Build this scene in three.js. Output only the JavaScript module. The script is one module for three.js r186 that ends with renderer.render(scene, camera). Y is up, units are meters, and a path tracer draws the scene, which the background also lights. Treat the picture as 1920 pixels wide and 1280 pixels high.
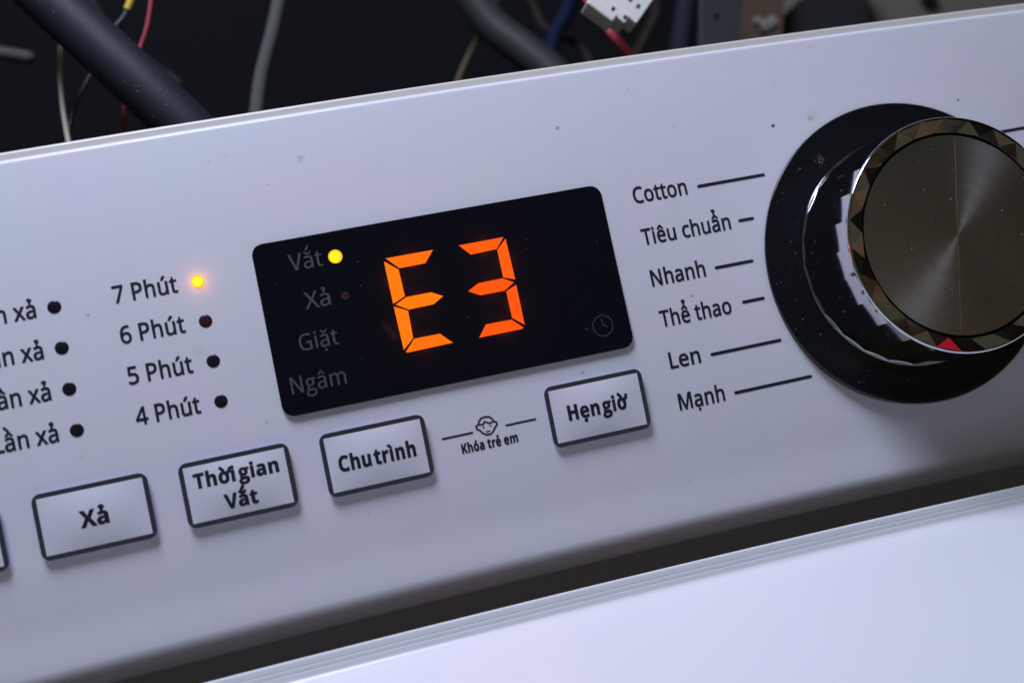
import * as THREE from 'three';
import { FontLoader } from 'three/addons/loaders/FontLoader.js';
import { RoundedBoxGeometry } from 'three/addons/geometries/RoundedBoxGeometry.js';
import { RectAreaLightUniformsLib } from 'three/addons/lights/RectAreaLightUniformsLib.js';
import { mergeGeometries } from 'three/addons/utils/BufferGeometryUtils.js';
import { ImprovedNoise } from 'three/addons/math/ImprovedNoise.js';

// ---------------------------------------------------------------- frame, camera, light
// The panel's own axes, in millimetres: x along the panel, y up its face, z out of its face. The face leans back 28 degrees.
const MM = 0.001, LEAN = THREE.MathUtils.degToRad(-28);
const scene = new THREE.Scene();
const lean = new THREE.Quaternion().setFromAxisAngle(new THREE.Vector3(1, 0, 0), LEAN);
const ORIGIN = new THREE.Vector3(0, 0.9, 0);
const W = (x, y, z) => new THREE.Vector3(x, y, z).multiplyScalar(MM).applyQuaternion(lean).add(ORIGIN);

const FOV = 36, FPX = 640 / Math.tan(THREE.MathUtils.degToRad(FOV / 2));   // photograph 1920 x 1280
const EYE = [-25.61, -23.395, 191.336];
const AX = [[0.96393, -0.20806, 0.16601], [0.193, 0.97584, 0.10236], [-0.1833, -0.06663, 0.9808]];   // right, up, back in panel axes
const camera = new THREE.PerspectiveCamera(FOV, 1.5, 0.01, 20);
{
  const m = new THREE.Matrix4().makeBasis(...AX.map((a) => new THREE.Vector3(...a)));
  camera.quaternion.setFromRotationMatrix(m).premultiply(lean);
  camera.position.copy(W(...EYE));
  camera.focus = 0.197; camera.userData.fStop = 11;
  camera.updateMatrixWorld();
}
// pixel of the photograph -> point (panel axes, mm) on the plane z = h
function at(px, py, h = 0) {
  const a = (px - 960) / FPX, b = -(py - 640) / FPX;
  const d = [0, 1, 2].map((k) => a * AX[0][k] + b * AX[1][k] - AX[2][k]);
  const s = (h - EYE[2]) / d[2];
  return new THREE.Vector3(EYE[0] + s * d[0], EYE[1] + s * d[1], h);
}
const renderer = new THREE.WebGLRenderer({ antialias: true });
renderer.setSize(1024, 682);
renderer.toneMapping = THREE.LinearToneMapping;
renderer.toneMappingExposure = 1.0;
renderer.shadowMap.enabled = true;
scene.background = new THREE.Color().setRGB(0.046, 0.044, 0.034);   // the dim workshop around
RectAreaLightUniformsLib.init();
const LAMP = { at: W(-80, 375, 180), size: 0.165, intensity: 23.5, color: new THREE.Color().setRGB(0.785, 0.855, 1.12) };

// ---------------------------------------------------------------- helpers
let seed = 7;
const rnd = () => { seed = (seed * 1664525 + 1013904223) >>> 0; return seed / 4294967296; };
const noise = new ImprovedNoise();
const used = {};
function numbered(n) { const k = used[n] = (used[n] ?? -1) + 1; return k ? `${n}_${String(k).padStart(3, '0')}` : n; }
function std(r, g, b, o = {}) { return new THREE.MeshPhysicalMaterial({ color: new THREE.Color().setRGB(r, g, b), roughness: 0.5, ...o }); }
function mesh(name, geo, mat, parent, label) {
  const m = new THREE.Mesh(geo, mat);
  m.name = name; m.castShadow = m.receiveShadow = true;
  if (label) m.userData.label = label;
  parent.add(m);
  return m;
}
function group(name, parent, x = 0, y = 0, z = 0, label) {
  const g = new THREE.Group(); g.name = name; g.position.set(x, y, z);
  if (label) g.userData.label = label;
  parent.add(g);
  return g;
}
// a thing whose own axes are the panel's, in millimetres, at the base point given
function thing(name, label, category, base = [0, 0, 0], grp, kind) {
  const g = new THREE.Group(); g.name = numbered(name);
  g.position.copy(W(...base)); g.quaternion.copy(lean); g.scale.setScalar(MM);
  g.userData = { label, category };
  if (grp) g.userData.group = grp;
  if (kind) g.userData.kind = kind;
  scene.add(g);
  return g;
}
// profile [[y, z] ...] swept along x, with the gentle bow of the panel
function sweep(profile, x0, x1, n, bow = 0, xc = 0, smooth = true) {
  const pos = [], uv = [], idx = [], m = profile.length;
  const len = [0];
  for (let j = 1; j < m; j++) len.push(len[j - 1] + Math.hypot(profile[j][0] - profile[j - 1][0], profile[j][1] - profile[j - 1][1]));
  for (let i = 0; i <= n; i++) {
    const x = x0 + (x1 - x0) * i / n, dy = -bow * (x - xc) ** 2;
    for (let j = 0; j < m; j++) { pos.push(x, profile[j][0] + dy, profile[j][1]); uv.push(x * MM, len[j] * MM); }
  }
  for (let i = 0; i < n; i++) for (let j = 0; j < m - 1; j++) {
    const a = i * m + j, b = a + m;
    idx.push(a, a + 1, b, b, a + 1, b + 1);
  }
  let g = new THREE.BufferGeometry();
  g.setAttribute('position', new THREE.Float32BufferAttribute(pos, 3));
  g.setAttribute('uv', new THREE.Float32BufferAttribute(uv, 2));
  g.setIndex(idx);
  if (!smooth) g = g.toNonIndexed();
  g.computeVertexNormals();
  return g;
}
function arc(cy, cz, r, a0, a1, n) { const o = []; for (let i = 0; i <= n; i++) { const a = a0 + (a1 - a0) * i / n; o.push([cy + r * Math.sin(a), cz + r * Math.cos(a)]); } return o; }
function roundedRect(w, h, r) {
  const s = new THREE.Shape(), x = -w / 2, y = -h / 2;
  s.moveTo(x + r, y); s.lineTo(x + w - r, y); s.absarc(x + w - r, y + r, r, -Math.PI / 2, 0);
  s.lineTo(x + w, y + h - r); s.absarc(x + w - r, y + h - r, r, 0, Math.PI / 2);
  s.lineTo(x + r, y + h); s.absarc(x + r, y + h - r, r, Math.PI / 2, Math.PI);
  s.lineTo(x, y + r); s.absarc(x + r, y + r, r, Math.PI, Math.PI * 1.5);
  return s;
}
// a printed stroke with round ends, as one outline
function stroke(pts, w, closed = false) {
  const n = pts.length, L = [], R = [];
  const dir = (a, b) => { const d = [b[0] - a[0], b[1] - a[1]], l = Math.hypot(...d); return [d[0] / l, d[1] / l]; };
  for (let i = 0; i < n; i++) {
    const p = pts[i], q = closed ? pts[(i + n - 1) % n] : pts[Math.max(0, i - 1)], r = closed ? pts[(i + 1) % n] : pts[Math.min(n - 1, i + 1)];
    const d1 = q === p ? dir(p, r) : dir(q, p), d2 = r === p ? d1 : dir(p, r);
    let t = [d1[0] + d2[0], d1[1] + d2[1]]; const tl = Math.hypot(...t); t = [t[0] / tl, t[1] / tl];
    const k = Math.min(1.6, 1 / Math.max(0.3, t[0] * d1[0] + t[1] * d1[1])) * w / 2;
    L.push([p[0] - t[1] * k, p[1] + t[0] * k]); R.push([p[0] + t[1] * k, p[1] - t[0] * k]);
  }
  const V = (a) => a.map((p) => new THREE.Vector2(...p));
  if (closed) {
    const area = (a) => Math.abs(THREE.ShapeUtils.area(V(a)));
    const [o, i] = area(L) > area(R) ? [L, R] : [R, L];
    const s = new THREE.Shape(V(o)); s.holes.push(new THREE.Path(V(i))); return s;
  }
  const cap = (p, a0) => { const o = []; for (let i = 1; i < 8; i++) { const a = a0 - Math.PI * i / 8; o.push([p[0] + Math.cos(a) * w / 2, p[1] + Math.sin(a) * w / 2]); } return o; };
  const e = dir(pts[n - 2], pts[n - 1]), b = dir(pts[0], pts[1]);
  const ring = [...L, ...cap(pts[n - 1], Math.atan2(e[0], -e[1])), ...R.reverse(), ...cap(pts[0], Math.atan2(-b[0], b[1]))];
  return new THREE.Shape(V(ring));
}
const flat = (shapes, z) => new THREE.ShapeGeometry(shapes, 8).translate(0, 0, z);

// ---------------------------------------------------------------- lettering
const loader = new FontLoader();
const FONT = { regular: await loader.loadAsync('fonts/droid/droid_sans_regular.typeface.json'), bold: await loader.loadAsync('fonts/droid/droid_sans_bold.typeface.json') };
// letters with two marks: the base glyph and the marks added (h hook above, g grave, a acute, d dot below, o horn)
const MARKED = { 'ả': ['a', 'h'], 'ẩ': ['â', 'H'], 'ể': ['ê', 'H'], 'ạ': ['a', 'd'], 'ắ': ['ă', 'A'], 'ặ': ['ă', 'd'], 'ờ': ['o', 'og'], 'ầ': ['â', 'G'], 'ẹ': ['e', 'd'], 'ẻ': ['e', 'h'] };
// text as one flat geometry fitted to the box: left x0, right x1, baseline y, capital height cap
function lettering(text, x0, x1, y, cap, z, weight = 'regular', lift, fat = 0.05) {
  const font = FONT[weight], res = font.data.resolution, capU = 1462 / 2048 * (res * 1.3889) / 1000;
  const parts = [];
  let pen = 0;
  const sw = weight === 'bold' ? 0.17 : 0.105;
  for (const c of text) {
    if (c === ' ') { pen += weight === 'bold' && text !== 'Khóa trẻ em' ? 0.12 : 0.34; continue; }
    const [b, marks] = MARKED[c] ?? [c, ''];
    const shapes = font.generateShapes(b, 1), gl = font.data.glyphs[b], k = 1 / res;
    const mid = (gl.x_min + gl.x_max) / 2 * k + pen, right = gl.x_max * k + pen;
    parts.push([shapes, pen]);
    for (const m of marks) {
      const up = m === 'h' || m === 'g' ? 0.85 : 1.13;
      if (m === 'h' || m === 'H') parts.push([[stroke([[mid - 0.09, up + 0.21], [mid, up + 0.25], [mid + 0.08, up + 0.2], [mid + 0.06, up + 0.13], [mid - 0.01, up + 0.08], [mid - 0.01, up]], sw * 0.8)], 0]);
      if (m === 'g' || m === 'G') parts.push([[stroke([[mid - 0.16, up + 0.2], [mid + 0.02, up]], sw)], 0]);
      if (m === 'A') parts.push([[stroke([[mid + 0.12, up + 0.2], [mid - 0.02, up]], sw)], 0]);
      if (m === 'd') parts.push([[stroke([[mid - 0.005, -0.19], [mid + 0.005, -0.19]], sw * 1.35)], 0]);
      if (m === 'o') parts.push([[stroke([[right - 0.1, 0.68], [right + 0.06, 0.72], [right + 0.1, 0.92]], sw)], 0]);
    }
    pen += gl.ha * k;
  }
  const bands = [];
  for (const [sh, dx] of parts) for (const q of sh) for (const c of [q, ...q.holes]) {
    const pts = c.getPoints(5);
    for (let n = 0; n < pts.length; n++) {
      const a = pts[n], b = pts[(n + 1) % pts.length], l = a.distanceTo(b);
      if (l > 0.004) bands.push(new THREE.PlaneGeometry(l + fat * 0.6, fat).rotateZ(Math.atan2(b.y - a.y, b.x - a.x)).translate((a.x + b.x) / 2 + dx, (a.y + b.y) / 2, 0.001 * (1 + bands.length % 5)).toNonIndexed());
    }
  }
  let g = mergeGeometries(parts.map(([s, dx], i) => new THREE.ShapeGeometry(s, 6).translate(dx, 0, 0.002 * (i % 2))).map((q) => q.index ? q.toNonIndexed() : q).concat(bands));
  g.computeBoundingBox();
  const capH = new THREE.ShapeGeometry(font.generateShapes('H', 1)); capH.computeBoundingBox();
  const sy = cap / capH.boundingBox.max.y, sx = (x1 - x0) / (g.boundingBox.max.x - g.boundingBox.min.x);
  g.translate(-g.boundingBox.min.x, 0, 0).scale(sx, sy, 1).translate(x0, y, z);
  if (lift) { const p = g.attributes.position; for (let i = 0; i < p.count; i++) p.setZ(i, p.getZ(i) + lift(p.getX(i), p.getY(i))); }
  g.computeVertexNormals();
  return g;
}

// ---------------------------------------------------------------- materials
// moulded white plastic: faint mottling, a few specks and stains where the photograph shows them
function plasticMap() {
  const w = 1600, h = 800, X0 = -100, Y0 = -60, S = 250 / w;   // mm per pixel
  const d = new Uint8Array(w * h * 4);
  const marks = [[70.77, 21.4, 0.34, [20, 20, 34], 0.95], [111.88, 20.22, 0.3, [60, 58, 70], 0.8], [27.42, 27.98, 0.42, [120, 125, 140], 0.6], [-21.25, 30.2, 0.7, [190, 180, 160], 0.55], [79.0, 21.6, 0.6, [196, 160, 120], 0.5], [79.6, 22.0, 1.6, [200, 180, 160], 0.14],
    [-76.4, -5.6, 1.3, [216, 210, 206], 0.35], [-45.6, -1.4, 1.1, [205, 196, 176], 0.2], [47, 9.2, 1.2, [205, 203, 190], 0.1], [46.5, -8.7, 0.32, [130, 130, 150], 0.6], [22.2, -18.8, 0.35, [130, 130, 145], 0.5], [-62.6, 8.6, 0.3, [140, 135, 160], 0.5], [-36.3, -16, 0.3, [150, 150, 170], 0.5]];
  for (let i = 0; i < 34; i++) marks.push([-90 + rnd() * 220, -50 + rnd() * 90, 0.12 + rnd() * 0.14, [150, 150, 158], 0.2 + rnd() * 0.3]);
  for (let j = 0; j < h; j++) for (let i = 0; i < w; i++) {
    const x = X0 + i * S, y = Y0 + j * S, k = (j * w + i) * 4;
    const a = noise.noise(x * 0.06, y * 0.06, 3.1), b = noise.noise(x * 0.21, y * 0.21, 9.7), c = (rnd() - 0.5) * 2.4;
    d[k] = 223 + a * 4.5 + b * 1.5 + c; d[k + 1] = 222 - a * 2.5 + b * 1.5 + c; d[k + 2] = 228 + a * 1.5 + c; d[k + 3] = 255;
  }
  for (const [mx, my, r, col, s] of marks) {
    const ci = (mx - X0) / S, cj = (my - Y0) / S, rr = r / S * 1.6;
    for (let j = Math.max(0, Math.floor(cj - rr)); j < Math.min(h, cj + rr); j++) for (let i = Math.max(0, Math.floor(ci - rr)); i < Math.min(w, ci + rr); i++) {
      const q = Math.hypot(i - ci, j - cj) * S / r + noise.noise(i * 0.3, j * 0.3, mx) * 0.5;
      const t = s * THREE.MathUtils.clamp((1.15 - q) / 0.5, 0, 1), k = (j * w + i) * 4;
      for (let n = 0; n < 3; n++) d[k + n] = d[k + n] * (1 - t) + col[n] * t;
    }
  }
  const t = new THREE.DataTexture(d, w, h);
  t.colorSpace = THREE.SRGBColorSpace; t.magFilter = THREE.LinearFilter; t.minFilter = THREE.LinearFilter; t.needsUpdate = true;
  t.wrapS = t.wrapT = THREE.MirroredRepeatWrapping;
  return { t, uv: (x, y) => [(x - X0) / S / w, (y - Y0) / S / h] };
}
const PM = plasticMap();
// fine turning rings: roughness that varies with the distance from the centre
function brushed() {
  const w = 64, h = 512, d = new Uint8Array(w * h * 4);
  for (let j = 0; j < h; j++) { const a = rnd(); for (let i = 0; i < w; i++) { const v = 255 * (0.24 + 0.06 * a + 0.03 * rnd()), k = (j * w + i) * 4; d[k] = d[k + 1] = d[k + 2] = v; d[k + 3] = 255; } }
  const t = new THREE.DataTexture(d, w, h); t.magFilter = t.minFilter = THREE.LinearFilter; t.wrapS = THREE.RepeatWrapping; t.needsUpdate = true; return t;
}
// very fine orange peel of moulded plastic
function peel() {
  const n = 512, d = new Uint8Array(n * n * 4);
  for (let j = 0; j < n; j++) for (let i = 0; i < n; i++) { const v = 128 + 60 * noise.noise(i * 0.11, j * 0.11, 1.3) + 40 * noise.noise(i * 0.31, j * 0.31, 5.3), k = (j * n + i) * 4; d[k] = d[k + 1] = d[k + 2] = v; d[k + 3] = 255; }
  const t = new THREE.DataTexture(d, n, n); t.magFilter = t.minFilter = THREE.LinearFilter; t.wrapS = t.wrapT = THREE.MirroredRepeatWrapping; t.repeat.set(7, 3.5); t.needsUpdate = true; return t;
}
const M = {
  fascia: std(1, 1, 1, { map: PM.t, roughness: 0.36, ior: 1.45, bumpMap: peel(), bumpScale: 0.000012 }),
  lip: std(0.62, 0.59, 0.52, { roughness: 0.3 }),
  lid: std(0.78, 0.79, 0.81, { roughness: 0.3 }),
  cap: std(0.72, 0.73, 0.79, { roughness: 0.33 }),
  ink: std(0.012, 0.013, 0.03, { roughness: 0.45 }),
  chrome: std(0.72, 0.73, 0.76, { metalness: 1, roughness: 0.06 }),
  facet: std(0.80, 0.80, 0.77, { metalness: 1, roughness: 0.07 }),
  bezel: std(0.46, 0.50, 0.86, { metalness: 1, roughness: 0.16 }),
  face: std(0.64, 0.62, 0.58, { metalness: 1, roughness: 1, anisotropy: 0.82, roughnessMap: brushed() }),
  gloss: std(0.006, 0.007, 0.010, { roughness: 0.14 }),
  window: std(0.004, 0.005, 0.009, { roughness: 0.16, specularIntensity: 0.6 }),
  grey: std(0.058, 0.060, 0.067, { roughness: 0.6 }),
  greyDim: std(0.02, 0.021, 0.024, { roughness: 0.6 }),
  ledOff: std(0.010, 0.009, 0.018, { roughness: 0.25 }),
  ledWarm: std(0.035, 0.012, 0.022, { roughness: 0.25 }),
  red: std(0.55, 0.015, 0.03, { roughness: 0.3 }),
};
const glow = (r, g, b) => new THREE.MeshPhysicalMaterial({ color: 0x000000, roughness: 0.9, specularIntensity: 0, emissive: new THREE.Color().setRGB(r, g, b), emissiveIntensity: 1 });

// ---------------------------------------------------------------- control panel
const BOW = 1.03e-4;
const panel = thing('control_panel', 'lilac white washing machine control panel with black display, printed programme names and chrome dial', 'control panel');
{
  const prof = [[36, -9], [38.2, -9], ...arc(38.25, -0.9, 0.9, Math.PI / 2, 0, 10), [37.6, 0], [36.5, 0], ...Array.from({ length: 19 }, (_, k) => [34 - 4 * k, 0]), [-40, 0], [-42, 0.02], [-44, 0.14], [-46, 0.36], [-48, 0.62], [-49.3, 0.78], ...arc(-49.7, -3.95, 4.75, 0, -Math.PI * 0.54, 40), [-53.6, -12], [-53.0, -27], [-54.6, -27.6], [-55.4, -28], [-56, -28.4], [-80, -29], [-80, -36], [-30, -36]];
  const g = sweep(prof, -220, 260, 96, BOW, 0);
  const p = g.attributes.position, uv = g.attributes.uv;
  for (let i = 0; i < p.count; i++) uv.setXY(i, ...PM.uv(p.getX(i), p.getY(i)));
  mesh('fascia', g, M.fascia, panel);
  const lip = [[30, -9.2], [38.7, -9.2], [38.7, -1.3], [38.8, -1.2], [39.3, -1.15], [40.2, -1.15], ...arc(40.3, -1.8, 0.65, 0, Math.PI / 2, 8), [40.95, -9], [40.95, -16], [30, -16]];
  mesh('rear_housing_lip', sweep(lip, -220, 260, 96, BOW, 0), M.lip, panel, 'thin white edge of the rear housing above the panel');
}
// black window with its digits
{
  const w = group('display_window', panel, 0, 0, 0, 'black glossy display window showing E3 in orange');
  const g = new THREE.ExtrudeGeometry(roundedRect(66, 31.45, 2.1), { depth: 1.25, bevelEnabled: true, bevelSize: 0.12, bevelThickness: 0.12, bevelSegments: 2, curveSegments: 8 }).translate(0, 0, -1.16);
  mesh('glass', g, M.window, w);
  const Z = 0.26;
  const seg = (pts, mat) => {
    mesh('segment', flat([new THREE.Shape(pts.map((p) => new THREE.Vector2(...p)))], Z), mat, w);
    const l = new THREE.PointLight(new THREE.Color().setRGB(1, 0.10, 0.015), 0.000085, 0, 2), n = pts.length;   // the light each lit segment throws on the window round it
    l.position.set(pts.reduce((a, p) => a + p[0], 0) / n, pts.reduce((a, p) => a + p[1], 0) / n, Z + 0.9); l.castShadow = true; l.shadow.radius = 0.04; w.add(l);
  };
  const hot = [glow(1.2, 0.21, 0.006), glow(1.15, 0.175, 0.006), glow(1.15, 0.16, 0.006)], warm = [glow(1.08, 0.118, 0.007), glow(1.02, 0.10, 0.007)];
  seg([[-9.75, 9.1], [-0.85, 9.1], [-2.75, 6.9], [-7.6, 6.85]], hot[1]);
  seg([[-10.15, 8.6], [-7.82, 6.65], [-7.68, 1.6], [-10.05, 0.62]], hot[0]);
  seg([[-9.65, 0.4], [-7.35, 1.4], [-2.8, 1.4], [-0.75, 0.3], [-2.8, -0.85], [-7.5, -0.95]], hot[0]);
  seg([[-10.05, 0.12], [-7.65, -1.15], [-7.75, -6.25], [-9.85, -8.05]], hot[0]);
  seg([[-9.55, -8.45], [-9.3, -8.65], [-0.75, -8.5], [-2.75, -6.4], [-7.55, -6.4]], hot[1]);
  seg([[4.05, 9.05], [12.65, 9.1], [10.9, 7.1], [5.9, 6.95]], warm[0]);
  seg([[12.98, 8.75], [13.15, 0.85], [11.0, 1.65], [10.98, 6.9]], warm[0]);
  seg([[3.98, 0.32], [6.2, 1.45], [10.85, 1.5], [12.8, 0.35], [10.75, -0.85], [6.05, -0.85]], warm[1]);
  seg([[13.12, -0.15], [13.12, -7.85], [11.05, -6.1], [11.0, -1.0]], warm[1]);
  seg([[4.2, -8.55], [5.95, -6.35], [10.85, -6.4], [12.8, -8.3], [12.5, -8.5]], warm[1]);
  const rows = [['Vắt', -27.0], ['Xả', -25.6], ['Giặt', -28.0], ['Ngâm', -30.9]];
  rows.forEach(([t, x], k) => mesh('lettering', lettering(t, x, -21.0, 9.85 - 7.27 * k, 3.0, Z, 'regular', null, 0.01), M.grey, w, `grey word ${t} on the black window`));
  const dot = mesh('indicator_light', new THREE.SphereGeometry(1.28, 24, 10, 0, Math.PI * 2, 0, Math.PI / 2).rotateX(Math.PI / 2).scale(1, 1, 0.3).translate(-18.62, 11.1, Z - 0.1), glow(1.7, 0.62, 0.012), w, 'lit yellow indicator beside the top word');
  mesh('light_core', new THREE.SphereGeometry(0.95, 20, 8, 0, Math.PI * 2, 0, Math.PI / 2).rotateX(Math.PI / 2).scale(1, 1, 0.4).translate(-18.66, 11.06, Z + 0.08), glow(2.0, 1.05, 0.03), w);
  mesh('indicator_light', flat([new THREE.Shape().absarc(-18.3, 3.7, 0.8, 0, Math.PI * 2)], Z), std(0.02, 0.003, 0.003), w, 'unlit dark red indicator');
  const c = []; for (let i = 0; i < 28; i++) { const a = i / 28 * Math.PI * 2; c.push([27.8 + 1.95 * Math.cos(a), -10.85 + 1.95 * Math.sin(a)]); }
  mesh('clock_icon', mergeGeometries([flat([stroke(c, 0.32, true)], Z), flat([stroke([[27.75, -9.6], [27.85, -10.7], [28.6, -11.2]], 0.3)], Z)]), M.greyDim, w, 'faint grey clock symbol');
  const smear = []; for (let i = 0; i < 170; i++) { const t = rnd(), s = 0.02 + rnd() * 0.05; smear.push(new THREE.CircleGeometry(s, 5).translate(-12.6 + t * 1.6 + (rnd() + rnd() - 1) * 0.9, -2.4 - t * 3.4 + (rnd() + rnd() - 1) * 1.0, Z + 0.003 * (i % 5))); }
  for (const [x, y] of [[16.5, 6.2], [16.8, 8], [24.6, -11], [18.2, -2], [-15.2, 5], [3.0, -4.4], [-17.5, -8.2], [-14.8, 9.4], [17, -4.2], [27.5, -8.2], [30.2, 5.0], [-30, 8]]) smear.push(new THREE.CircleGeometry(0.1 + rnd() * 0.1, 6).translate(x, y, Z + 0.002));
  smear.push(new THREE.CircleGeometry(0.3, 8).scale(1.2, 0.6, 1).rotateZ(-0.5).translate(24.6, -10.9, Z));
  const dust = mesh('dust', mergeGeometries(smear), M.greyDim, w, 'dusty smear on the black window'); dust.userData.kind = 'stuff';
}
// indicator lamps, their names, the programme names and their tick lines
function indicator(x, y, mat, label) {
  const pts = []; for (let i = 0; i <= 8; i++) { const a = i / 8 * Math.PI / 2; pts.push(new THREE.Vector2(1.17 * Math.cos(a) , 0.22 * Math.sin(a))); }
  const m = mesh('indicator_light', new THREE.LatheGeometry([new THREE.Vector2(1.17, -0.3), ...pts.map((p, i) => i === pts.length - 1 ? new THREE.Vector2(0.0001, p.y) : p)], 28).rotateX(Math.PI / 2).translate(x, y, 0.02), mat, panel, label);
  return m;
}
for (let k = 0; k < 4; k++) {
  const y = 11.11 - 7.257 * k;
  indicator(-67.67, y, M.ledOff);
  indicator(-43.2, y, k === 0 ? glow(1.8, 0.66, 0.03) : k === 1 ? M.ledWarm : M.ledOff, k === 0 ? 'lit yellow indicator beside 7 Phút' : undefined);
  if (k === 0) mesh('light_core', new THREE.SphereGeometry(0.9, 20, 8, 0, Math.PI * 2, 0, Math.PI / 2).rotateX(Math.PI / 2).scale(1, 1, 0.36).translate(-43.24, y - 0.06, 0.1), glow(2.2, 1.15, 0.05), panel.children.at(-1));
  mesh('lettering', lettering('Lần xả', -81.2, -70.75, y - 1.25, 3.0, 0.06), M.ink, panel, 'printed words Lần xả');
  mesh('lettering', lettering(`${7 - k} Phút`, -57.85, -46.8, y - 1.25, 3.0, 0.06), M.ink, panel, `printed words ${7 - k} Phút`);
}
{
  const rows = [['Cotton', 39.2, 50.2, 11.0, 52.7, 66.4, 12.1], ['Tiêu chuẩn', 39.1, 57.4, 2.75, 59.4, 62.1, 4.0], ['Nhanh', 39.1, 50.2, -5.35, 52.5, 60.0, -4.18], ['Thể thao', 39.1, 53.75, -13.35, 56.4, 60.55, -11.75], ['Len', 39.1, 45.4, -21.45, 47.75, 62.0, -20.4], ['Mạnh', 39.1, 48.5, -29.5, 50.7, 66.55, -28.5]];
  for (const [t, a, b, y, c, d, ty] of rows) {
    mesh('lettering', lettering(t, a, b, y, 3.05, 0.06), M.ink, panel, `printed programme name ${t}`);
    mesh('tick_line', flat([stroke([[c, ty], [d, ty]], 0.62)], 0.06), M.ink, panel);
  }
  mesh('tick_line', flat([stroke([[118.5, 12.2], [134, 12.2]], 0.62)], 0.06), M.ink, panel);
  // child lock mark between its two rules
  mesh('rule_line', flat([stroke([[-6.2, -25.35], [-0.6, -25.35]], 0.34)], 0.06), M.ink, panel);
  mesh('rule_line', flat([stroke([[5.8, -25.35], [11.4, -25.35]], 0.34)], 0.06), M.ink, panel);
  const face = [[2.2, -23.0], [2.95, -23.1], [3.45, -23.55], [3.7, -24.1], [4.15, -24.4], [4.2, -24.85], [3.75, -25.2], [3.3, -25.85], [2.7, -26.3], [1.9, -26.3], [1.25, -25.85], [0.8, -25.2], [0.3, -24.9], [0.25, -24.4], [0.75, -24.1], [1.0, -23.55], [1.5, -23.1]];
  mesh('child_lock_icon', mergeGeometries([flat([stroke(face, 0.3, true)], 0.06), flat([stroke([[0.85, -24.15], [1.6, -24.3], [2.0, -23.8], [2.7, -24.3], [3.6, -24.15]], 0.26)], 0.064), flat([stroke([[1.55, -24.85], [1.62, -24.85]], 0.3)], 0.06), flat([stroke([[2.95, -24.8], [3.02, -24.8]], 0.3)], 0.06), flat([stroke([[1.9, -25.7], [2.3, -25.75], [2.6, -25.7]], 0.2)], 0.06)]), M.ink, panel, 'small printed child face symbol');
  mesh('lettering', lettering('Khóa trẻ em', -3.2, 7.5, -28.75, 1.75, 0.06, 'bold'), M.ink, panel, 'small printed words Khóa trẻ em');
}
// light that the lit indicator gives the panel round it
{
  const p = new THREE.PointLight(new THREE.Color().setRGB(1, 0.27, 0.05), 0.000011, 0, 2);
  p.position.set(-43.2, 11.11, 1.4); p.castShadow = true; p.shadow.radius = 0.03; panel.add(p);
}
// push buttons: a dark chrome rim round a slightly domed cap
const BW = 19.3, BH = 11.6;
const dome = (x, y) => 0.05 + 0.55 * (1 - (x / 9) ** 2) * (1 - (y / 5.2) ** 2);
function button(x, words, label) {
  const b = group('push_button', panel, x, -25.77, 0, label);
  const ring = roundedRect(BW - 0.1, BH - 0.1, 1.55); ring.holes.push(roundedRect(BW - 1.8, BH - 1.8, 0.8));
  mesh('rim', new THREE.ExtrudeGeometry(ring, { depth: 0.36, bevelEnabled: false, curveSegments: 8 }).translate(0, 0, 0.62), M.bezel, b);
  mesh('body', new THREE.ExtrudeGeometry(roundedRect(BW - 1.3, BH - 1.3, 1.0), { depth: 0.9, bevelEnabled: false, curveSegments: 8 }).translate(0, 0, -0.1), M.cap, b);
  const nx = 28, ny = 18, pg = new THREE.PlaneGeometry(BW - 1.78, BH - 1.78, nx, ny), p = pg.attributes.position;
  for (let i = 0; i < p.count; i++) p.setZ(i, 0.98 + dome(p.getX(i), p.getY(i)));
  pg.computeVertexNormals();
  mesh('cap', pg, M.cap, b);
  for (const [t, w, y, cap] of words) mesh('lettering', lettering(t, -w / 2, w / 2, y, cap, 1.02, 'bold', dome), M.ink, b, `bold printed words ${t}`);
}
button(-91.4, [], 'push button cut off by the picture edge, no words in view');
button(-67.13, [['Xả', 4.75, -1.45, 2.8]], 'push button marked Xả');
button(-42.86, [['Thời gian', 14.7, 0.95, 2.55], ['Vắt', 5.75, -3.6, 2.5]], 'push button marked Thời gian Vắt');
button(-18.4, [['Chu trình', 14.0, -1.5, 2.75]], 'push button marked Chu trình');
button(23.26, [['Hẹn giờ', 11.9, -1.2, 2.75]], 'push button marked Hẹn giờ');
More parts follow.
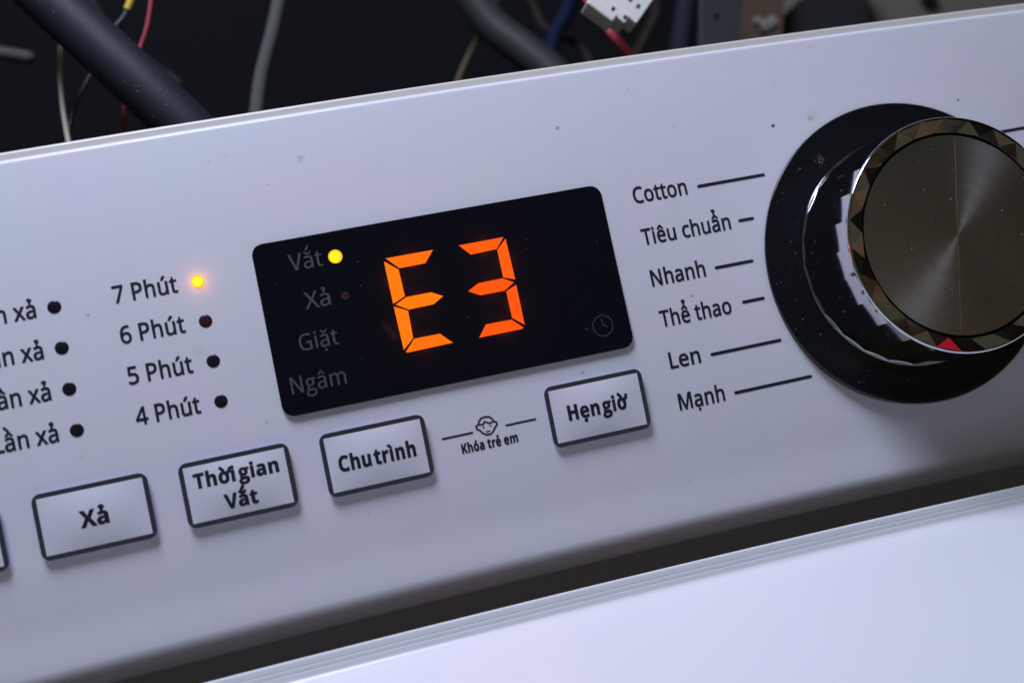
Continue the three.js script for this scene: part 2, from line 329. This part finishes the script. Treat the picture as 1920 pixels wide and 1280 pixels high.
// the dial
{
  const d = group('dial', panel, 93.1, -8.35, 0, 'chrome programme dial with faceted rim on a black disc');
  const V = (a) => a.map((p) => new THREE.Vector2(...p));
  mesh('base_disc', new THREE.LatheGeometry(V([[0.01, 0.12], [24.5, 0.12], [25.2, 0.3], [29.9, 0.42], [30.3, 0.4], [30.5, 0.25], [30.5, -3]].reverse()), 128).rotateX(Math.PI / 2), M.gloss, d, 'glossy black disc behind the dial');
  const N = 27, R1 = 22.75, R2 = 22.15, H = 17.6;
  mesh('foot_ring', new THREE.LatheGeometry(V([[22.6, 0.1], [22.92, 0.12], [22.92, 0.4], [22.85, 0.48], [22.6, 0.5]].reverse()).reverse(), 96).rotateX(Math.PI / 2), M.chrome, d);
  const side = new THREE.LatheGeometry(V([[R1, 0.1], [R1, 0.5], [R2 + 0.1, H - 0.55]]), N).rotateX(Math.PI / 2).toNonIndexed(); side.computeVertexNormals();
  mesh('side_wall', side, M.chrome, d, 'faceted chrome side of the dial');
  const edge = []; for (let i = 0; i <= 6; i++) { const a = i / 6 * Math.PI / 2; edge.push([R2 - 0.4 + 0.4 * Math.cos(a), H - 0.5 + 0.5 * Math.sin(a)]); }
  mesh('rim_edge', new THREE.LatheGeometry(V(edge), 120).rotateX(Math.PI / 2), M.chrome, d);
  // diamond cut facets between the edge and the face
  const RI = 19.35, ro = R2 - 0.42, zi = H - 0.3;
  const ov = [], iv = [];
  for (let i = 0; i < N; i++) {
    const a = i / N * Math.PI * 2 + 0.05, b = a + Math.PI / N;
    ov.push(new THREE.Vector3(ro * Math.cos(a), ro * Math.sin(a), H - 0.1 + (rnd() - 0.5) * 0.5));
    const r = RI + (rnd() - 0.5) * 0.1;
    iv.push(new THREE.Vector3(r * Math.cos(b), r * Math.sin(b), zi + (rnd() - 0.5) * 0.8));
  }
  const tri = (a, b, c) => { const g = new THREE.BufferGeometry().setFromPoints([a, b, c]); g.computeVertexNormals(); return g; };
  const pa = at(1795, 240, 17.3), pb = at(1808, 632, 17.3), pm = at(1797, 648, 17.5);
  const ma = Math.atan2(pm.y + 8.35, pm.x - 93.1), MARK = Math.round((ma - 0.05) / (Math.PI * 2) * N - 0.5 + N) % N;
  for (let i = 0; i < N; i++) {
    const j = (i + 1) % N;
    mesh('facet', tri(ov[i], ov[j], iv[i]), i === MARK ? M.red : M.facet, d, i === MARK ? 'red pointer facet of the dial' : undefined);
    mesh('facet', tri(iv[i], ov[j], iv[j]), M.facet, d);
  }
  mesh('groove', new THREE.LatheGeometry(V([[RI + 0.15, zi - 0.25], [19.1, zi - 0.9], [18.75, zi - 0.9], [18.7, zi - 0.35]]).reverse(), 96).rotateX(Math.PI / 2), M.gloss, d);
  // turned metal face: rings round the centre give the fan of light
  const nr = 14, na = 180, pos = [], uv = [], idx = [], nor = [];
  for (let i = 0; i <= nr; i++) for (let j = 0; j <= na; j++) {
    const r = 0.02 + 18.7 * i / nr, a = j / na * Math.PI * 2;
    pos.push(r * Math.cos(a), r * Math.sin(a), zi - 0.3); uv.push(j / na, i / nr); nor.push(0, 0, 1);
  }
  for (let i = 0; i < nr; i++) for (let j = 0; j < na; j++) { const a = i * (na + 1) + j, b = a + na + 1; idx.push(a, b, a + 1, a + 1, b, b + 1); }
  const g = new THREE.BufferGeometry();
  g.setAttribute('position', new THREE.Float32BufferAttribute(pos, 3)); g.setAttribute('uv', new THREE.Float32BufferAttribute(uv, 2)); g.setAttribute('normal', new THREE.Float32BufferAttribute(nor, 3)); g.setIndex(idx);
  mesh('face', g, M.face, d, 'turned metal face of the dial');
  const la = Math.atan2(pa.y - pb.y, pa.x - pb.x);
  mesh('face_line', new RoundedBoxGeometry(36.6, 0.15, 0.06, 1, 0.02).rotateZ(la).translate(0, 0, zi - 0.29), std(0.5, 0.42, 0.26, { metalness: 1, roughness: 0.4 }), d, 'thin line across the dial face');  // thin ochre metal strip laid across the face
  const specks = [];
  for (let i = 0; i < 60; i++) { const a = rnd() * 6.283, r = Math.sqrt(rnd()) * 18; specks.push(new THREE.CircleGeometry(0.04 + rnd() * rnd() * 0.16, 5).translate(r * Math.cos(a), r * Math.sin(a), zi - 0.29 + 0.002 * (i % 3))); }
  for (let i = 0; i < 46; i++) { const a = 2.2 + rnd() * 2.4, r = 24 + rnd() * 5.6; specks.push(new THREE.CircleGeometry(0.04 + rnd() * rnd() * 0.1, 5).translate(r * Math.cos(a), r * Math.sin(a), 0.46 + 0.002 * (i % 3))); }
  for (let i = 0; i < 60; i++) specks.push(new THREE.CircleGeometry(0.02 + rnd() * 0.05, 5).translate(-14.5 + (rnd() + rnd() - 1) * 1.5, 21.2 + (rnd() + rnd() - 1) * 1.5, 0.46 + 0.002 * (i % 5)));
  mesh('dust', mergeGeometries(specks), std(0.32, 0.32, 0.30, { roughness: 0.9 }), d).userData.kind = 'stuff';
}

// the moulding is slightly barrel shaped from top to bottom: bend everything that lies on it
{
  const R = 520, Y0 = 8, bend = (y) => -((y - Y0) ** 2) / (2 * R), slope = (y) => -(y - Y0) / R;
  // where a mark or a part was read off the flat of the panel, set it where the same sight line meets the bent face
  const shift = (c) => { const b = new THREE.Box3().setFromObject(c, true), m = b.getCenter(new THREE.Vector3()).sub(ORIGIN).applyQuaternion(lean.clone().invert()).divideScalar(MM), k = -bend(m.y) / EYE[2]; return [(m.x - EYE[0]) * k, (m.y - EYE[1]) * k]; };
  scene.updateMatrixWorld(true);
  const walk = (o, y0) => {
    for (const c of o.children) {
      if (c.name === 'dial' || c.name === 'display_window') continue;   // stiff parts, set into the moulding
      if (c.isLight) { c.position.z += bend(c.position.y + y0); continue; }
      if (o === panel && !/fascia|lip/.test(c.name)) { const [dx, dy] = shift(c); c.position.x += dx; c.position.y += dy; }
      if (c.isMesh) {
        const p = c.geometry.attributes.position, n = c.geometry.attributes.normal, v = new THREE.Vector3();
        for (let i = 0; i < p.count; i++) {
          const y = p.getY(i) + y0 + c.position.y;
          p.setZ(i, p.getZ(i) + bend(y));
          v.set(n.getX(i), n.getY(i) - slope(y) * n.getZ(i), n.getZ(i)).normalize(); n.setXYZ(i, v.x, v.y, v.z);
        }
      }
      walk(c, y0 + c.position.y);
    }
  };
  walk(panel, 0);
}

// ---------------------------------------------------------------- lid in front of the panel
{
  const t = thing('machine_lid', 'plain white washing machine lid with a grooved rear lip, below the control panel', 'lid', [0, -57.05, 5.4]);
  const f = [-Math.sin(-LEAN), Math.cos(-LEAN)];   // level, towards the front: [y, z]
  const nrm = [f[1], -f[0]];                      // straight up: [y, z]
  const lipP = [[-14, -4], [-6, -2.5], [0.4, -0.6], [0.72, -0.1], [0.8, 0.6], [0.72, 0.95], [0.5, 1.05], [-0.35, 1.1], [-0.42, 1.05], [-0.56, 1.05], [-0.62, 1.12], [-1.2, 1.15], [-1.27, 1.11], [-1.4, 1.11], [-1.46, 1.2], [-2.3, 1.3]];
  mesh('rear_lip', sweep(lipP, -220, 260, 96, BOW, -10, false), M.lid, t, 'narrow grooved lip along the rear of the lid');
  // fillet from the lip onto the level top
  const top = [[-2.3, 1.302], [-2.55, 1.4], [-2.85, 1.65], [-3.1, 2.0]];
  for (let i = 0; i <= 6; i++) { const s = 0.8 + i * 0.8; top.push([-3.1 + f[0] * s - (i < 3 ? 0 : 0) + nrm[0] * 0.05 * Math.min(i, 3), 2.0 + f[1] * s + nrm[1] * 0.05 * Math.min(i, 3)]); }
  const last = top[top.length - 1];
  for (const s of [10, 25, 45, 65, 85]) top.push([last[0] + f[0] * s, last[1] + f[1] * s]);
  const e = top[top.length - 1];
  top.push([e[0] + f[0] * 3 - nrm[0] * 1, e[1] + f[1] * 3 - nrm[1] * 1], [e[0] + f[0] * 5 - nrm[0] * 4, e[1] + f[1] * 5 - nrm[1] * 4], [e[0] + f[0] * 5 - nrm[0] * 200, e[1] + f[1] * 5 - nrm[1] * 200]);
  mesh('top_plate', sweep(top, -220, 260, 96, BOW, -10), M.lid, t);
}

// ---------------------------------------------------------------- behind the panel; dim parts carry the cavity shade in their colours
{
  const s = thing('machine_interior', 'dark inside of the opened washing machine behind the panel, deep shade put into its colour', 'machine interior', [0, 0, -60], null, 'structure');
  const m = std(0.009, 0.0095, 0.0105, { roughness: 0.9, specularIntensity: 0.15 });  // dark plastic, taken near black to carry the shade of the deep cavity
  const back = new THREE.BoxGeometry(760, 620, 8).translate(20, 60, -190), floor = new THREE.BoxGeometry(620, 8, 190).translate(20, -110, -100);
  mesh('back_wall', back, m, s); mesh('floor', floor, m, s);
}
const tubeThing = (name, label, cat, pts, r, mat, grp, kids) => {
  const P = pts.map(([x, y, z]) => at(x, y, z)), b = P[P.length - 1];
  const t = thing(name, label, cat, [b.x, b.y, b.z], grp);
  const c = new THREE.CatmullRomCurve3(P.map((p) => p.clone().sub(b)));
  mesh(kids ?? 'sheath', mergeGeometries([new THREE.TubeGeometry(c, 64, r, 14), ...[0, 1].map((u) => { const p = c.getPoint(u); return new THREE.SphereGeometry(r, 14, 8).translate(p.x, p.y, p.z); })]), mat, t);
  return [t, c];
};
{
  const rubber = std(0.012, 0.0135, 0.020, { roughness: 0.62, specularIntensity: 0.6 });
  const [h, c] = tubeThing('drain_hose', 'thick black rubber hose slanting down behind the panel', 'hose', [[-60, -140, -52], [60, -30, -46], [193, 93, -42], [300, 193, -40], [460, 350, -40]], 5.8, rubber, null, 'tube');
  const bits = [];
  for (let i = 0; i < 120; i++) {
    const u = 0.2 + rnd() * 0.6, p = c.getPoint(u), tn = c.getTangent(u), n1 = new THREE.Vector3(0, 0, 1).cross(tn).normalize(), n2 = tn.clone().cross(n1).normalize();
    const a = -0.9 + rnd() * 1.6, n = n2.multiplyScalar(Math.cos(a)).add(n1.multiplyScalar(Math.sin(a) * -1)).normalize();
    if (n.z < 0) n.negate();
    const q = p.add(n.clone().multiplyScalar(5.83)), g = new THREE.CircleGeometry(0.05 + rnd() * rnd() * 0.16, 5);
    g.applyQuaternion(new THREE.Quaternion().setFromUnitVectors(new THREE.Vector3(0, 0, 1), n)).translate(q.x, q.y, q.z); bits.push(g);
  }
  const dm = mesh('dust', mergeGeometries(bits), std(0.16, 0.16, 0.17, { roughness: 0.9 }), h); dm.userData.kind = 'stuff';
}
tubeThing('beige_wire', 'thin beige wire hanging below the black hose', 'wire', [[150, -40, -62], [122, 40, -62], [113, 85, -60], [112, 130, -58], [117, 200, -56], [127, 262, -54], [140, 330, -50]], 0.62, std(0.42, 0.37, 0.27, { roughness: 0.5 }), null);
tubeThing('red_wire', 'thin dark red wire passing behind the black hose', 'wire', [[284, -40, -60], [282, 8, -60], [274, 55, -60], [260, 96, -60], [241, 150, -58], [232, 205, -56], [230, 245, -54], [234, 320, -50]], 0.6, std(0.30, 0.03, 0.05, { roughness: 0.45 }), null);
{
  const [t, c] = tubeThing('sleeved_wire', 'thin dark wire with a yellow sleeve above the black hose', 'wire', [[262, -50, -64], [246, -2, -64], [232, 30, -64], [212, 55, -64], [170, 138, -64], [140, 200, -62], [120, 290, -60]], 0.55, std(0.05, 0.052, 0.06, { roughness: 0.4 }), null);
  const sub = []; for (let i = 0; i <= 6; i++) sub.push(c.getPoint(0.02 + 0.25 * i / 6));
  mesh('yellow_sleeve', new THREE.TubeGeometry(new THREE.CatmullRomCurve3(sub), 16, 0.95, 12), std(0.62, 0.42, 0.03, { roughness: 0.45 }), t, 'short bright yellow sleeve');
}
tubeThing('grey_cable', 'grey cable hanging straight down behind the panel', 'cable', [[532, -60, -86], [523, 0, -86], [508, 70, -84], [490, 140, -82], [481, 205, -80], [476, 280, -78]], 1.85, std(0.082, 0.079, 0.072, { roughness: 0.8, specularIntensity: 0.5 }), null);
tubeThing('brown_cable', 'dim brown cable end lying behind the hose at the far side', 'cable', [[-80, 92, -120], [-10, 98, -120], [30, 104, -120], [52, 108, -120]], 1.9, std(0.06, 0.052, 0.042, { roughness: 0.8 }), null);
tubeThing('grey_hose', 'dark grey corrugation-free hose curving down behind the panel', 'hose', [[860, -90, -112], [885, -10, -110], [925, 48, -108], [985, 95, -104], [1050, 150, -100], [1120, 230, -96]], 5.2, std(0.024, 0.026, 0.024, { roughness: 0.6, specularIntensity: 0.6 }), null, 'tube').forEach((o) => { if (o.userData) o.userData.label = 'dark grey smooth hose curving down behind the panel'; });
tubeThing('ochre_wire', 'dim ochre wire crossing behind the grey hose', 'wire', [[945, -40, -125], [925, 15, -125], [893, 76, -124], [866, 132, -122], [845, 190, -120]], 0.85, std(0.085, 0.062, 0.022, { roughness: 0.6 }), null);
tubeThing('blue_wire', 'dim dark blue wire behind the white connector', 'wire', [[1085, -40, -130], [1062, 25, -130], [1040, 65, -128], [1028, 110, -126], [1020, 170, -124]], 2.6, std(0.004, 0.009, 0.03, { roughness: 0.8, specularIntensity: 0.3 }), null);
tubeThing('pink_red_wire', 'bright red wire running past the white connector', 'wire', [[1060, -60, -43], [1098, -8, -43], [1122, 32, -42], [1150, 66, -41], [1184, 104, -40], [1240, 170, -39]], 1.03, std(0.85, 0.11, 0.15, { roughness: 0.42 }), null);
for (const [pts, r, c, label, name] of [
  [[[150, -40, -150], [170, 10, -150], [200, 60, -150], [260, 110, -148], [330, 160, -146]], 2.4, [0.030, 0.028, 0.022], 'dim olive cable far behind the black hose', 'olive_cable'],
  [[[960, -40, -140], [1000, 10, -140], [1020, 50, -138], [1090, 90, -136], [1120, 150, -134]], 1.3, [0.030, 0.024, 0.018], 'dim brown wire behind the dark grey hose', 'brown_wire'],
  [[[1210, -40, -140], [1230, 20, -140], [1215, 60, -138], [1190, 110, -136]], 1.8, [0.026, 0.020, 0.016], 'dim brown wire behind the white connector', 'brown_wire'],
]) tubeThing(name, label, name.split('_')[1], pts, r, std(...c, { roughness: 0.9, specularIntensity: 0.3 }), null);
// connector
{
  const b = at(1194, 44, -30);
  const t = thing('white_connector', 'white plastic plug connector with small pin holes beside the red wire', 'connector', [b.x, b.y, b.z]);
  const pm = std(0.78, 0.76, 0.70, { roughness: 0.4 }), dark = std(0.03, 0.03, 0.025, { roughness: 0.8 });
  const px = (x, y) => at(x, y, -30).sub(b);
  const ua = px(1194, 44).sub(px(1149, 11)), la = ua.length(); ua.normalize();
  const ub = new THREE.Vector3(-ua.y, ua.x, 0), L = 14;
  const turn = new THREE.Quaternion().setFromRotationMatrix(new THREE.Matrix4().makeBasis(ua, ub, new THREE.Vector3(0, 0, 1)));
  const blk = (name, a0, a1, b0, b1, z0, z1, mat = pm, r = 0.25) => mesh(name, new RoundedBoxGeometry(a1 - a0, b1 - b0, z1 - z0, 2, r).translate((a0 + a1) / 2, (b0 + b1) / 2, (z0 + z1) / 2).applyQuaternion(turn), mat, t);
  blk('housing', -la - 3.2, 0, 0, L, -6, 0);
  blk('step', -la - 4.0, -2.2, -1.9, 0.4, -6, 0.5);
  blk('latch', -la - 5.2, -4.6, -3.6, -1.4, -5, 1.0, pm, 0.4);
  for (const [a, c] of [[-1.9, 3.6], [-4.2, 3.8], [-6.6, 3.9], [-2.9, -0.7], [-6.2, -0.8]]) blk('pin_hole', a - 0.42, a + 0.42, c - 0.55, c + 0.55, -0.6, c < 0 ? 0.53 : 0.03, dark, 0.02);
}
// far right: plates and parts of the machine's rear
function plate(name, label, cat, poly, z, depth, mat, hole) {
  const P = poly.map(([x, y]) => at(x, y, z)), b = P[0];
  const t = thing(name, label, cat, [b.x, b.y, b.z]);
  const s = new THREE.Shape(P.map((p) => new THREE.Vector2(p.x - b.x, p.y - b.y)));
  if (hole) { const c = at(hole[0], hole[1], z); s.holes.push(new THREE.Path().absarc(c.x - b.x, c.y - b.y, hole[2], 0, Math.PI * 2)); }
  mesh('sheet', new THREE.ExtrudeGeometry(s, { depth, bevelEnabled: true, bevelSize: 0.2, bevelThickness: 0.2, bevelSegments: 2, curveSegments: 24 }).translate(0, 0, -depth), mat, t);
  return t;
}
plate('metal_bracket', 'dull grey metal bracket with one round hole', 'bracket', [[1400, -60], [1316, -60], [1313, 120], [1380, 120]], -100, 2, std(0.042, 0.047, 0.05, { roughness: 0.5, metalness: 0.2 }), [1345, 33, 1.15]);
tubeThing('blue_black_cable', 'dark blue black cable beside the grey bracket', 'cable', [[1300, -60, -112], [1289, 0, -112], [1280, 60, -110], [1268, 140, -108]], 3.4, std(0.010, 0.013, 0.021, { roughness: 0.8, specularIntensity: 0.4 }), null);
plate('brown_board', 'narrow brown board between the grey bracket and grey plate', 'board', [[1474, -60], [1392, -60], [1380, 130], [1462, 130]], -128, 3, std(0.085, 0.05, 0.028, { roughness: 0.8 }));
{
  const b = at(1440, 48, -120), t = thing('cream_clip', 'small cream plastic clip on the brown board', 'clip', [b.x, b.y, b.z]);
  mesh('body', new RoundedBoxGeometry(6.5, 4.2, 5, 3, 1.2).rotateZ(0.35), std(0.2, 0.18, 0.15, { roughness: 0.6 }), t);
  mesh('tab', new RoundedBoxGeometry(2.6, 2.2, 3, 2, 0.6).translate(-3.2, 2.0, 0), std(0.2, 0.18, 0.15, { roughness: 0.6 }), t);
}
plate('grey_plate', 'large olive grey metal plate behind the dial', 'plate', [[2200, -120], [1478, -120], [1462, 10], [1455, 130], [2200, 60]], -150, 2, std(0.15, 0.14, 0.11, { roughness: 0.6 }));
{
  const b = at(1560, 60, -140), t = thing('motor_cap', 'black rounded motor cover in front of the grey plate', 'motor cover', [b.x, b.y, b.z]);
  const s = new THREE.Shape();
  const q = (x, y) => { const p = at(x, y, -140).sub(b); return [p.x, p.y]; };
  s.moveTo(...q(1617, 120)); s.lineTo(...q(1617, -20)); s.quadraticCurveTo(...q(1612, -60), ...q(1580, -62)); s.lineTo(...q(1560, -30)); s.quadraticCurveTo(...q(1480, 8), ...q(1463, 60)); s.lineTo(...q(1450, 130));
  mesh('shell', new THREE.ExtrudeGeometry(s, { depth: 8, bevelEnabled: true, bevelSize: 1.2, bevelThickness: 1.2, bevelSegments: 4, curveSegments: 20 }).translate(0, 0, -6), std(0.016, 0.016, 0.017, { roughness: 0.55 }), t);
}
{
  const b = at(1738, -14, -146), t = thing('blue_grommet', 'dark blue round grommet on the grey plate', 'grommet', [b.x, b.y, b.z]);
  mesh('ring', new THREE.TorusGeometry(2.5, 1.0, 12, 36), std(0.012, 0.016, 0.04, { roughness: 0.4 }), t);
  mesh('plug', new THREE.CylinderGeometry(2.4, 2.4, 2, 32).rotateX(Math.PI / 2), std(0.012, 0.016, 0.03, { roughness: 0.5 }), t);
}

// ---------------------------------------------------------------- the lamp overhead
{
  const g = new THREE.Group(); g.name = 'work_lamp'; g.userData = { label: 'square white work lamp hanging above the machine', category: 'lamp' };
  g.position.copy(LAMP.at); scene.add(g);
  g.lookAt(W(20, -5, 0));   // +z towards the panel
  const s = LAMP.size;
  mesh('housing', new RoundedBoxGeometry(s + 0.03, s + 0.03, 0.04, 3, 0.008).translate(0, 0, -0.03), std(0.6, 0.6, 0.6), g);
  mesh('diffuser', new THREE.BoxGeometry(s, s, 0.006).translate(0, 0, -0.006), new THREE.MeshStandardMaterial({ color: 0xffffff, emissive: LAMP.color, emissiveIntensity: 2 }), g);
  const l = new THREE.RectAreaLight(LAMP.color, LAMP.intensity, s, s);
  l.position.set(0, 0, 0.002); l.rotation.y = Math.PI;
  g.add(l);
}
// ---------------------------------------------------------------- unseen things added for the chrome dial to mirror, beside and behind the camera
{
  const box = (name, label, cat, x, y, z, w, h, d, turn, mat) => { const g = new THREE.Group(); g.name = name; g.position.set(x, y, z); g.rotation.y = turn; g.userData = { label, category: cat }; scene.add(g); return g; };
  const card = std(0.34, 0.20, 0.10, { roughness: 0.85 });
  const b = box('added_box', 'brown cardboard carton added out of view for the dial to mirror', 'box', 0.52, 0.78, 0.52, 0, 0, 0, 0.6);
  mesh('carton', new RoundedBoxGeometry(0.30, 0.34, 0.26, 2, 0.004).translate(0, 0.17, 0), card, b);
  for (const k of [-1, 1]) mesh('flap', new RoundedBoxGeometry(0.30, 0.004, 0.14, 1, 0.001).rotateX(k * 0.5).translate(0, 0.37, k * 0.17), card, b);
  const g = box('added_bucket', 'yellow green plastic bucket added out of view for the dial to mirror', 'bucket', 0.18, 0.66, 0.62, 0, 0, 0, 0);
  mesh('pail', new THREE.LatheGeometry([[0.001, 0], [0.11, 0], [0.14, 0.26], [0.15, 0.262], [0.145, 0.27], [0.134, 0.262], [0.105, 0.008], [0.001, 0.006]].map((p) => new THREE.Vector2(...p)), 40), std(0.48, 0.50, 0.10, { roughness: 0.4 }), g);
  mesh('handle', new THREE.TorusGeometry(0.14, 0.004, 8, 40, Math.PI).translate(0, 0.25, 0), std(0.5, 0.5, 0.5, { metalness: 1, roughness: 0.3 }), g);
  const c = box('added_cupboard', 'tall dark brown cupboard added out of view for the dial to mirror', 'cupboard', 1.05, 0.2, 0.75, 0, 0, 0, -0.8);
  mesh('carcass', new RoundedBoxGeometry(0.9, 1.9, 0.4, 2, 0.01).translate(0, 0.95, 0), std(0.05, 0.032, 0.02, { roughness: 0.5 }), c);
  for (const k of [-1, 1]) mesh('door', new RoundedBoxGeometry(0.43, 1.8, 0.02, 2, 0.004).translate(k * 0.22, 0.95, 0.21), std(0.06, 0.038, 0.022, { roughness: 0.4 }), c);
}
renderer.render(scene, camera);
